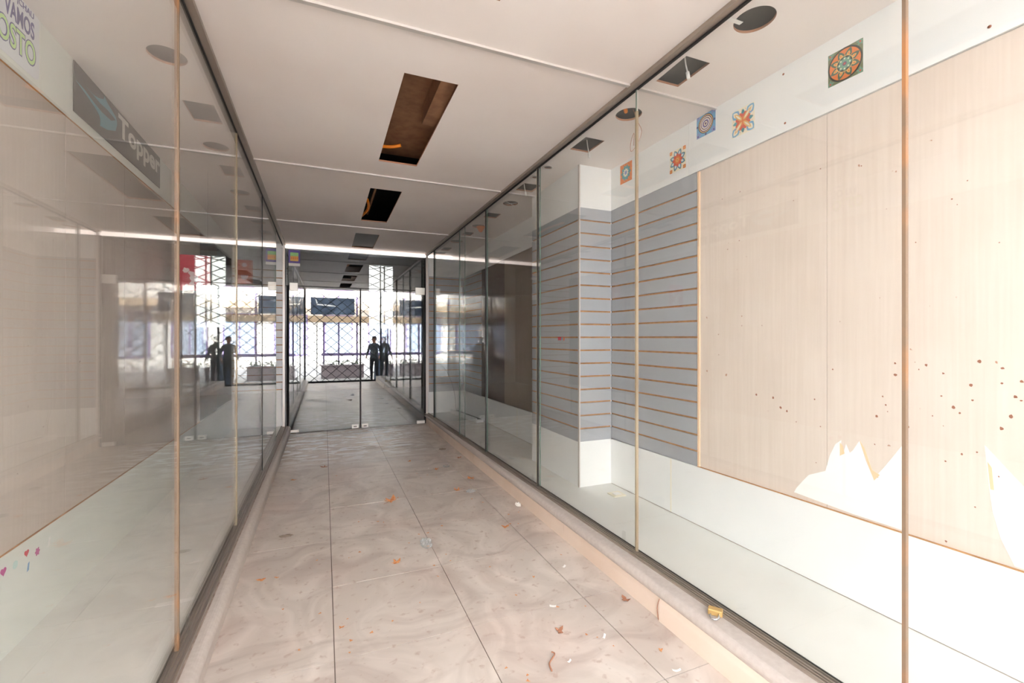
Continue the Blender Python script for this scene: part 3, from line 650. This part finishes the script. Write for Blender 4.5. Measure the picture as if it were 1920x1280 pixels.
for cx in (-.4, .4):
    for cz in (-.4, .4): p.petals(5, .02, .16, .07, 'lilac', .4, cx, cz); p.disc(cx*1.05, cz*1.05, .04, 'purple', 10)
p.dots(4, .46, .05, 'indigo'); p.disc(0, 0, .40, 'dark_print', 36); p.disc(0, 0, .37, 'gold_print', 36)
for i, c in enumerate(('plum', 'cream', 'plum', 'cream', 'lilac', 'plum', 'cream', 'plum')): p.disc(0, 0, .335-.04*i, c, 32)
p.dots(24, .352, .012, 'cream')
decal('blue mandala sticker with purple and white concentric rings', 2.052, 2.198, 2.611, 2.755, p, 'sky_print')
p = Print()   # red centre blue petals
for cx in (-.42, .42):
    for cz in (-.42, .42): p.poly([(cx-.08, cz-.08), (cx+.08, cz-.08), (cx+.08, cz+.08), (cx-.08, cz+.08)], 'orange_print'); p.disc(cx, cz, .04, 'gold_print', 8)
p.petals(8, .15, .5, .24, 'green_print', PI/8); p.petals(8, .18, .46, .19, 'sky_print', PI/8); p.petals(8, .24, .4, .09, 'cream', PI/8)
p.petals(8, .05, .32, .2, 'red_print'); p.petals(8, .03, .22, .12, 'orange_print', PI/8); p.petals(6, 0, .12, .07, 'gold_print'); p.disc(0, 0, .035, 'red_print', 10)
decal('white mandala sticker with red flower, blue petals and orange corners', 2.290, 2.434, 2.468, 2.615, p, 'cream')
p = Print()
for i in range(9):
    for j in range(9):
        if (i+j) % 2 and max(abs(i-4), abs(j-4)) > 2: p.disc((i-4)*.11, (j-4)*.11, .03, 'gold_print', 6)
p.petals(10, .1, .42, .22, 'teal_print'); p.disc(0, 0, .26, 'teal_print'); p.petals(10, .08, .24, .1, 'cream', .3); p.disc(0, 0, .1, 'lilac'); p.disc(0, 0, .045, 'blue', 10)
decal('small faded orange mandala sticker with teal ring, nearest the column', 2.834, 2.977, 2.564, 2.712, p, 'orange_print')

# ---- lettered sign and poster on the left fascia
sg = thing('shop_sign', 'dark grey sign with teal emblem reading Topper on left fascia', 'sign', (BL, 3.5, 2.6))
XS = BL+.006
prism('sign_panel', 'sign_grey', [(XS, 2.892, 2.472), (XS, 4.157, 2.475), (XS, 4.157, CE(4.157)-.006), (XS, 2.892, CE(2.892)-.006)], (.004, 0, 0), sg)
def smooth_poly(P, n=3):
    for _ in range(n-1):
        Q = []
        for a, b in zip(P, P[1:]+P[:1]): Q += [(a[0]*.8+b[0]*.2, a[1]*.8+b[1]*.2), (a[0]*.2+b[0]*.8, a[1]*.2+b[1]*.8)]
        P = Q
    return P
low = [(2.907, 2.634), (3.044, 2.606), (3.120, 2.590), (3.160, 2.575), (3.176, 2.555), (3.172, 2.520), (3.259, 2.535), (3.371, 2.575), (3.395, 2.625), (3.381, 2.645), (3.314, 2.610), (3.189, 2.605), (3.091, 2.615), (2.999, 2.630)]
up = [(3.006, 2.655), (3.091, 2.652), (3.156, 2.665), (3.215, 2.688), (3.227, 2.710), (3.259, 2.690), (3.323, 2.675), (3.371, 2.66), (3.392, 2.638), (3.340, 2.645), (3.259, 2.650), (3.172, 2.645)]
def outline(pts, y0, y1, za, zb):   # a filled polygon in the sign plane
    return [(XS+.0042, y, z) for y, z in pts]
for P in (low, up): prism('sign_emblem', 'teal', outline(P, 0, 0, 0, 0), (.0008, 0, 0), sg)
wall_text('sign_letters', 'Topper', 'sign_white', sg, XS+.0043, 3.411, 4.150, 2.530, 2.702, .0008, .03)
ps = thing('sale_poster', 'white rounded poster with indigo and lime lettering on left fascia', 'poster', (BL, 2.3, 2.6))
pp = []
for (cy_, cz_, a0) in ((2.565, 2.49, -90), (2.565, 2.72, 0), (1.72, 2.72, 90), (1.72, 2.49, 180)):
    for k in range(5): t = math.radians(a0+22.5*k); pp.append((XS-.001, cy_+.04*math.cos(t), cz_+.03*math.sin(t)))
prism('poster_sheet', 'poster_bg', pp, (.0015, 0, 0), ps)
wall_text('poster_letters', '¡CHAU', 'indigo', ps, XS+.0006, 2.452, 2.565, 2.700, 2.733, .0006, .02)
wall_text('poster_letters', 'VAMOS', 'indigo', ps, XS+.0006, 2.372, 2.568, 2.618, 2.690, .0006, .022)
wall_text('poster_letters', 'OSTO', 'indigo', ps, XS+.0006, 2.325, 2.580, 2.500, 2.606, .0006, .05)
wall_text('poster_letters', 'OSTO', 'lime', ps, XS+.0014, 2.331, 2.574, 2.505, 2.601, .0005, .012)
# small shaped stickers on the left base band
def blob(kind, cy_, cz_, r):
    if kind == 'heart': return [(cy_+r*.062*16*math.sin(t)**3, cz_+r*.062*(13*math.cos(t)-5*math.cos(2*t)-2*math.cos(3*t)-math.cos(4*t))) for t in [2*PI*k/24 for k in range(24)]]
    if kind == 'flower': return [(cy_+r*(.85+.18*math.cos(6*t))*math.cos(t), cz_+r*(.85+.18*math.cos(6*t))*math.sin(t)) for t in [2*PI*k/36 for k in range(36)]]
    if kind == 'strip': return [(cy_-r*.5, cz_-r), (cy_+r*.2, cz_-r*.8), (cy_+r*.5, cz_+r), (cy_-r*.1, cz_+r*.8)]
    return [(cy_+r*math.cos(t), cz_+r*math.sin(t)) for t in [2*PI*k/24 for k in range(24)]]
for nm, kind, y, z, r, m, lab in (('heart_sticker', 'heart', 2.515, .452, .016, 'red', 'tiny red heart sticker on left white base band'), ('flower_sticker', 'flower', 2.592, .425, .018, 'magenta', 'tiny magenta flower sticker on left white base band'),
        ('round_sticker', 'round', 2.440, .438, .016, 'aqua', 'tiny pale aqua round sticker on left white base band'), ('blue_sticker', 'strip', 2.526, .39, .018, 'blue', 'tiny blue sticker lowest on left white base band'),
        ('torn_sticker', 'strip', 2.682, .43, .022, 'paper', 'torn white sticker remnant on left white base band'), ('pink_sticker', 'heart', 2.367, .445, .018, 'magenta', 'pink heart sticker on base band at frame edge')):
    o = prism(nm, m, [(BL+.0062, a, b) for a, b in blob(kind, y, z, r)], (.0008, 0, 0)); tag(o, lab, 'sticker')
# tricolour sticker on the column side
s3 = thing('tricolour_sticker', 'tiny red, blue and orange sticker on column slatwall', 'sticker', (COLX, 3.40, 1.345))
for k, (m, a, b) in enumerate((('orange', 3.33, 3.365), ('cyan', 3.366, 3.39), ('red', 3.391, 3.45))): prism('colour_dot', m, [(COLX-.0012, q, z) for q, z in blob('round', (a+b)/2, 1.342, (b-a)/2)] if k != 2 else [(COLX-.0012, a, 1.328), (COLX-.0012, b, 1.328), (COLX-.0012, b, 1.358), (COLX-.0012, a, 1.358)], (-.0012, 0, 0), s3)
# transom sticker
ts = thing('window_sticker', 'purple framed promotional sticker with green and orange panel, top left of doors', 'sticker', (-.39, YD, 2.48))
box('sticker_sheet', 'purple', (-.463, YD-.0068, 2.405), (-.318, YD-.0056, 2.585), ts)
box('green_band', 'lightgreen', (-.442, YD-.0076, 2.505), (-.338, YD-.0069, 2.552), ts)
box('orange_band', 'amber', (-.442, YD-.0076, 2.432), (-.338, YD-.0069, 2.503), ts)
for k in range(4): box('price_mark', 'orange_print', (-.432+.024*k, YD-.0082, 2.455), (-.416+.024*k, YD-.0077, 2.488), ts)
box('paper_strip', 'paper', (-.463, YD-.0068, 2.362), (-.316, YD-.0056, 2.402), ts)
# invented hanging posters, stand in for red shapes seen in the left glass
for nm, lab, x0, x1, y, z0, z1, m, deco in (('red_poster', 'red and white poster added in left display for red shape seen in the glass', -1.072, -.848, 4.3, 1.725, 2.01, 'red', 'r'), ('orange_poster', 'small orange poster with white emblem added further back in left display', -.809, -.665, 5.2, 1.89, 2.13, 'orange', 'o')):
    t = thing(nm, lab, 'poster', ((x0+x1)/2, y, z0)); box('poster_sheet', m, (x0, y, z0), (x1, y+.003, z1), t)
    for x in (x0+.02, x1-.02): tube('hanging_cord', 'cable_grey', [(x, y+.001, z1-.002), (x, y+.001, CE(y))], .001, t, 5)
    if deco == 'r':
        for k in range(9):
            cx, cz, r = x0+.03+random.random()*.16, z0+.03+random.random()*.16, random.uniform(.012, .03)
            prism('print_shape', 'pinkwhite', [(cx+r*random.uniform(.6, 1.3)*math.cos(a), y-.001-.0001*k, cz+r*random.uniform(.6, 1.2)*math.sin(a)) for a in [2*PI*i/9 for i in range(9)]], (0, .0009, 0), t)
    else:
        cx = (x0+x1)/2; prism('print_shape', 'pinkwhite', [(cx+.022*math.cos(a), y-.001, z1-.05+.022*math.sin(a)) for a in [2*PI*i/14 for i in range(14)]], (0, .0009, 0), t)
        prism('print_shape', 'pinkwhite', [(cx+.034*math.cos(a), y-.001, z0+.09+.05*math.sin(a)) for a in [PI+PI*i/10 for i in range(11)]], (0, .0009, 0), t)
# fluorescent fitting lying on the right display floor
ff = thing('light_fitting', 'grey fluorescent light fitting lying on far right display floor', 'light fitting', (1.97, 6.45, PZR))
def fx(name, m, u0, u1, z0, z1, e=0):
    A = Vector((1.90, 6.98, 0)); B = Vector((2.02, 6.02, 0)); d = (B-A); n = Vector((-d.y, d.x, 0)).normalized(); bm = bmesh.new(); P = []
    A2, B2 = A+d.normalized()*e, B-d.normalized()*e
    for z in (z0, z1):
        for q, u in ((A2, u0), (B2, u0), (B2, u1), (A2, u1)): P.append((q.x+n.x*u, q.y+n.y*u, z))
    hexa(bm, P); return fin(bm, name, m, ff)
fx('housing', 'white', -.055, .055, PZR, PZR+.035); fx('reflector', 'white', -.05, -.042, PZR+.035, PZR+.062); fx('reflector', 'white', .042, .05, PZR+.035, PZR+.062)
fx('tube_holder', 'grey_dark', -.04, .04, PZR+.0355, PZR+.042, .05)
wire_pts = [(1.60+.33*math.sin(t*PI/2), 7.05-.1*t, 1.0-.78*t**1.6) for t in [k/12 for k in range(13)]]
tag(tube('loose_cable', 'cable_grey', wire_pts, .003), 'thin grey cable drooping down far end slatwall', 'cable')
# small plate on the right display floor
pl_ = thing('switch_plate', 'cream switch cover plate lying on right display floor by column', 'plate', (2.05, 2.86, PZR))
box('plate', 'cream', (1.995, 2.80, PZR), (2.10, 2.90, PZR+.008), pl_, .002); box('plate_insert', 'paper', (2.02, 2.825, PZR+.0082), (2.075, 2.875, PZR+.011), pl_)
# hanging wires
wp = [(1.775, 2.30, CE(2.3)+.03), (1.80, 2.29, 2.70), (1.80, 2.25, 2.62), (1.75, 2.22, 2.53), (1.70, 2.20, 2.47), (1.68, 2.20, 2.46), (1.69, 2.21, 2.52), (1.72, 2.22, 2.58), (1.71, 2.21, 2.50)]
def spline(P, n=6):
    out = []
    for i in range(len(P)-1):
        p0, p1, p2, p3 = [Vector(P[max(0, min(len(P)-1, j))]) for j in (i-1, i, i+1, i+2)]
        for k in range(n):
            t = k/n; out.append(.5*((2*p1)+(-p0+p2)*t+(2*p0-5*p1+4*p2-p3)*t*t+(-p0+3*p1-3*p2+p3)*t**3))
    return out + [Vector(P[-1])]
tag(tube('hanging_wire', 'copper', spline(wp), .0016, seg=5), 'thin copper wire looping down from round ceiling opening behind right glass', 'wire')
tube_o = tag(tube('orange_conduit', 'orange_pipe', spline([(1.73, 2.33, CE(2.3)+.075), (1.75, 2.34, CE(2.3)+.03), (1.76, 2.36, CE(2.3)+.06)]), .012), 'orange conduit inside round ceiling opening nearest the pale glazing joint', 'conduit')
for (x, y, lab) in ((1.79, 2.86, 'white cable stub hanging from rectangular opening before the column'), (1.73, 1.82, 'white plug end resting in nearest rectangular opening, right display'), (1.70, 3.80, 'grey cable stub hanging from opening behind column front')):
    t = thing('cable_stub', lab, 'cable', (x, y, CE(y)))
    tube('cable', 'paper', spline([(x, y, CE(y)+.08), (x+.01, y, CE(y)+.02), (x+.015, y-.01, CE(y)-.03)]), .004, t, 6); tube('connector', 'paper', [(x+.013, y-.008, CE(y)-.02), (x+.017, y-.012, CE(y)-.055)], .009, t, 8)
# crossed wires in one far round opening, orange lamp in the next
x, y, r = R_ROUND[2]; t = thing('crossed_wires', 'crossed white wires in round opening beyond the column', 'wire', (x, y, CE(y)))
tube('wire', 'paper', [(x-.06, y-.04, CE(y)-.002), (x+.06, y+.05, CE(y)-.002)], .002, t, 5); tube('wire', 'paper', [(x+.05, y-.05, CE(y)-.004), (x-.05, y+.05, CE(y)-.004)], .002, t, 5)
tube('wire', 'paper', spline([(x, y-.02, CE(y)-.002), (x+.02, y-.03, CE(y)-.09), (x+.03, y-.02, CE(y)-.17)]), .0015, t, 5)
x, y, r = R_ROUND[3]; t = thing('pendant_cone', 'orange brown cone hanging from round opening, fourth along right display', 'lamp', (x, y, CE(y)-.05))
bm = bmesh.new()
R1 = [bm.verts.new((x+.03+.055*math.cos(a), y+.055*math.sin(a), CE(y)-.002)) for a in [2*PI*k/16 for k in range(16)]]; R2 = [bm.verts.new((x+.03+.018*math.cos(a), y+.018*math.sin(a), CE(y)-.065)) for a in [2*PI*k/16 for k in range(16)]]
for k in range(16): bm.faces.new((R1[k], R1[(k+1) % 16], R2[(k+1) % 16], R2[k]))
bm.faces.new(R1); bm.faces.new(R2[::-1]); fin(bm, 'cone', 'orange_print', t, smooth=False)
# strip lying across nearest round opening
tag(box('paper_strip', 'paper', (1.625, 1.455, CE(1.45)-.004), (1.72, 1.475, CE(1.45)-.002)), 'white strip hanging over edge of nearest round opening, right display', 'strip')

# ================================================================ ON THE KERB AND FLOOR
pk = thing('padlock', 'open brass padlock with steel shackle lying on right kerb', 'padlock', (1.555, 1.455, PZR))
bmx = box('lock_body', 'brass', (-.029, -.017, .0), (.029, .017, .024), None, .003); bmx.parent = pk
bmx.rotation_euler = (0, 0, -.9)
sp = [(.016, -.018, .013), (.016, -.034, .013)] + [(.016*math.cos(a), -.040-.022*math.sin(a), .012) for a in [k*PI/8 for k in range(9)]] + [(-.016, -.03, .012)]
so = tube('shackle', 'steel', sp, .0042, None, 8); so.parent = pk; so.rotation_euler = (0, 0, -.9)
kh = tube('keyhole', 'gasket', [(-.0285, 0, .013), (-.029, 0, .013)], .005, None, 8); kh.parent = pk; kh.rotation_euler = (0, 0, -.9)

def leaf_mesh(size, lobes, curl, seed):
    rnd = random.Random(seed); bm = bmesh.new(); c = bm.verts.new((0, 0, size*.10)); ring = []; n = lobes*4
    for k in range(n):
        a = 2*PI*k/n*.92 + .25; ph = k % 4; rr = {0: 1.0, 1: .62, 2: .38, 3: .66}[ph]*size*rnd.uniform(.8, 1.12)
        z = size*curl*(rr/size)**2*rnd.uniform(.1, .9) + .0015
        ring.append(bm.verts.new((rr*math.cos(a), rr*math.sin(a)*.8, z)))
    inner = [bm.verts.new((v.co.x*.5, v.co.y*.5, size*.10*rnd.uniform(.3, 1.3)+.001)) for v in ring]
    for k in range(n):
        j = (k+1) % n; bm.faces.new((c, inner[k], inner[j])); bm.faces.new((inner[k], ring[k], ring[j], inner[j]))
    bmesh.ops.recalc_face_normals(bm, faces=bm.faces); me = bpy.data.meshes.new('dry_leaf'); bm.to_mesh(me); bm.free(); return me
LV = [(.509, 3.826, .075, 'leaf', 'large curled orange brown plane leaf lying in middle of the passage'), (1.298, 4.14, .055, 'leaf', 'curled orange leaf near right kerb, second from the doors side'),
      (1.089, 3.867, .05, 'leaf', 'orange leaf lying beside the clear plastic scrap'), (1.40, 4.903, .045, 'leaf_dark', 'reddish leaf closest to right kerb far along passage'),
      (1.06, 4.562, .045, 'leaf', 'small brown leaf beyond the two orange ones on right'), (.859, 4.969, .03, 'leaf', 'small round orange leaf far down middle right'),
      (0.0, 5.085, .045, 'leaf_dark', 'dull red leaf lying at the tile joint towards doors'), (-.271, 4.741, .035, 'leaf', 'small leaf far left near the left kerb'),
      (.399, 2.762, .045, 'leaf', 'orange leaf lying left of crumpled plastic, nearer camera'), (1.194, 2.984, .04, 'leaf', 'orange leaf scrap right of crumpled plastic'),
      (-.323, 2.851, .03, 'leaf', 'faint orange leaf scrap by dust swirl on left'), (1.43, 1.92, .035, 'leaf_dark', 'red brown leaf scrap against the peach skirting'),
      (1.0, 1.83, .035, 'leaf_dark', 'flat brown leaf stain shaped scrap near lower right')]
for k, (x, y, s, m, lab) in enumerate(LV):
    me = leaf_mesh(s, 5 if s > .04 else 3, .45, k); o = link('dry_leaf', me, m); o.location = (x, y, .001); o.rotation_euler = (0, 0, random.uniform(0, 6.28)); tag(o, lab, 'leaf')
    if s > .05:
        st = tube('stem', 'leaf_dark', [(0, 0, s*.1), (-s*.5, s*.1, .004), (-s*1.2, s*.25, .006)], .0014, None, 5); st.parent = o
crumbs = [leaf_mesh(.013, 3, .3, 100+k) for k in range(4)]; rnd = random.Random(3)
CR = [(.6, 3.1), (.62, 2.9), (.139, 2.934), (-.019, 2.398), (.3, 2.2), (1.09, 2.3), (1.135, 1.726), (1.341, 1.55), (1.1, 1.76), (.9, 2.5), (.8, 3.3), (1.2, 3.5), (1.3, 3.0), (.45, 2.3), (.2, 2.15), (-.1, 2.15), (.1, 2.05), (.4, 3.4), (1.0, 4.3), (.85, 4.5), (1.25, 4.6), (.7, 2.75)]
while len(CR) < 60: CR.append((rnd.uniform(-.3, 1.42), rnd.uniform(1.5, 4.8) if rnd.random() < .5 else rnd.uniform(1.5, 3.2)))
for k, (x, y) in enumerate(CR):
    o = bpy.data.objects.new('leaf_crumb', crumbs[k % 4]); C.objects.link(o); o.location = (x, y, .001); o.rotation_euler = (0, 0, rnd.uniform(0, 6)); s = rnd.uniform(.5, 1.25); o.scale = (s, s, s)
    tag(o, 'tiny crumb of dry brown leaf scattered on the passage tiles', 'leaf crumb', 'dry leaf crumbs on the floor')
for me in crumbs: me.materials.append(M['leaf'])
def crumple(name, m, loc, r, h, label, cat, seed, sc=(1, 1)):
    rnd = random.Random(seed); bm = bmesh.new(); bmesh.ops.create_icosphere(bm, subdivisions=3, radius=1)
    for v in bm.verts:
        q = 1+rnd.uniform(-.28, .22); v.co = Vector((v.co.x*r*q*sc[0], v.co.y*r*q*sc[1], max(0, (v.co.z+.6)*h*q*.6)))
    o = fin(bm, name, m); o.location = loc; return tag(o, label, cat)
glass('clear_plastic', (.93, .94, .96, 1), .12, .22)
crumple('crumpled_wrapper', 'clear_plastic', (.61, 2.92, .001), .048, .04, 'crumpled clear plastic wrapper in the middle of floor', 'wrapper', 1, (.8, 1.2))
crumple('plastic_scrap', 'clear_plastic', (1.185, 3.79, .001), .04, .015, 'flattened clear plastic scrap beside orange leaf', 'wrapper', 2)
crumple('plastic_scrap', 'clear_plastic', (1.18, 4.62, .001), .035, .015, 'small clear plastic scrap beside brown leaf further away', 'wrapper', 3)
crumple('paper_scrap', 'paper', (1.44, 3.33, .001), .028, .022, 'crumpled white paper scrap against right kerb', 'paper scrap', 4, (.7, 1.3))
crumple('cigarette_packet_scrap', 'leaf_grey', (1.32, 5.35, .001), .04, .012, 'greyish litter scrap near right kerb close to doors', 'litter', 5)
crumple('grey_litter', 'leaf_grey', (-.24, 3.42, .001), .035, .008, 'flat grey litter scrap near left kerb', 'litter', 6, (1.2, .6))
def slip(loc, a, b, rz, label, m='paper', curl=.006):
    bm = bmesh.new(); n = 6; lo = []; hi = []
    for k in range(n+1):
        u = -a/2+a*k/n; z = .0008+curl*(2*k/n-1)**2; lo.append((bm.verts.new((u, -b/2, z)), bm.verts.new((u, b/2, z+.001)))); hi.append((bm.verts.new((u, -b/2, z+.0008)), bm.verts.new((u, b/2, z+.0018))))
    for k in range(n):
        bm.faces.new((hi[k][0], hi[k+1][0], hi[k+1][1], hi[k][1])); bm.faces.new((lo[k][0], lo[k][1], lo[k+1][1], lo[k+1][0])); bm.faces.new((lo[k][0], lo[k+1][0], hi[k+1][0], hi[k][0])); bm.faces.new((lo[k][1], hi[k][1], hi[k+1][1], lo[k+1][1]))
    bm.faces.new((lo[0][0], hi[0][0], hi[0][1], lo[0][1])); bm.faces.new((lo[n][0], lo[n][1], hi[n][1], hi[n][0]))
    o = fin(bm, 'paper_slip', m); o.location = loc; o.rotation_euler = (0, 0, rz); tag(o, label, 'paper scrap')
slip((1.316, 1.428, .001), .036, .009, -.3, 'straight white paper slip near bottom right of floor'); slip((1.16, 1.71, .001), .028, .008, .7, 'bent white paper slip near a leaf crumb', curl=.01)
slip((1.06, 2.01, .001), .034, .014, -.5, 'pale curled paper slip, upper of the near slips', curl=.003); slip((.94, 1.64, .001), .02, .007, .2, 'tiny white paper slip lowest on floor')
slip((1.30, 2.33, .001), .03, .012, .4, 'small white scrap beside reddish stain on right tile'); slip((.99, 4.62, .001), .012, .01, 0, 'tiny white dot of paper between far leaves')
tw = tag(tube('twig', 'leaf_dark', spline([(.85, 1.62, .003), (.86, 1.66, .006), (.905, 1.70, .004), (.90, 1.72, .003)]), .003, seg=5), 'short dark twig lying on nearest tiles', 'twig')
# tape on the left display floor
tag(box('adhesive_tape', 'paper', (-.72, 2.545, PZL), (-.565, 2.575, PZL+.0012)), 'strip of pale tape over left display floor joint', 'tape')
tag(box('paper_slip', 'paper', (-.92, 3.99, PZL), (-.84, 4.02, PZL+.002)), 'thin white paper slip on left display floor', 'paper scrap')
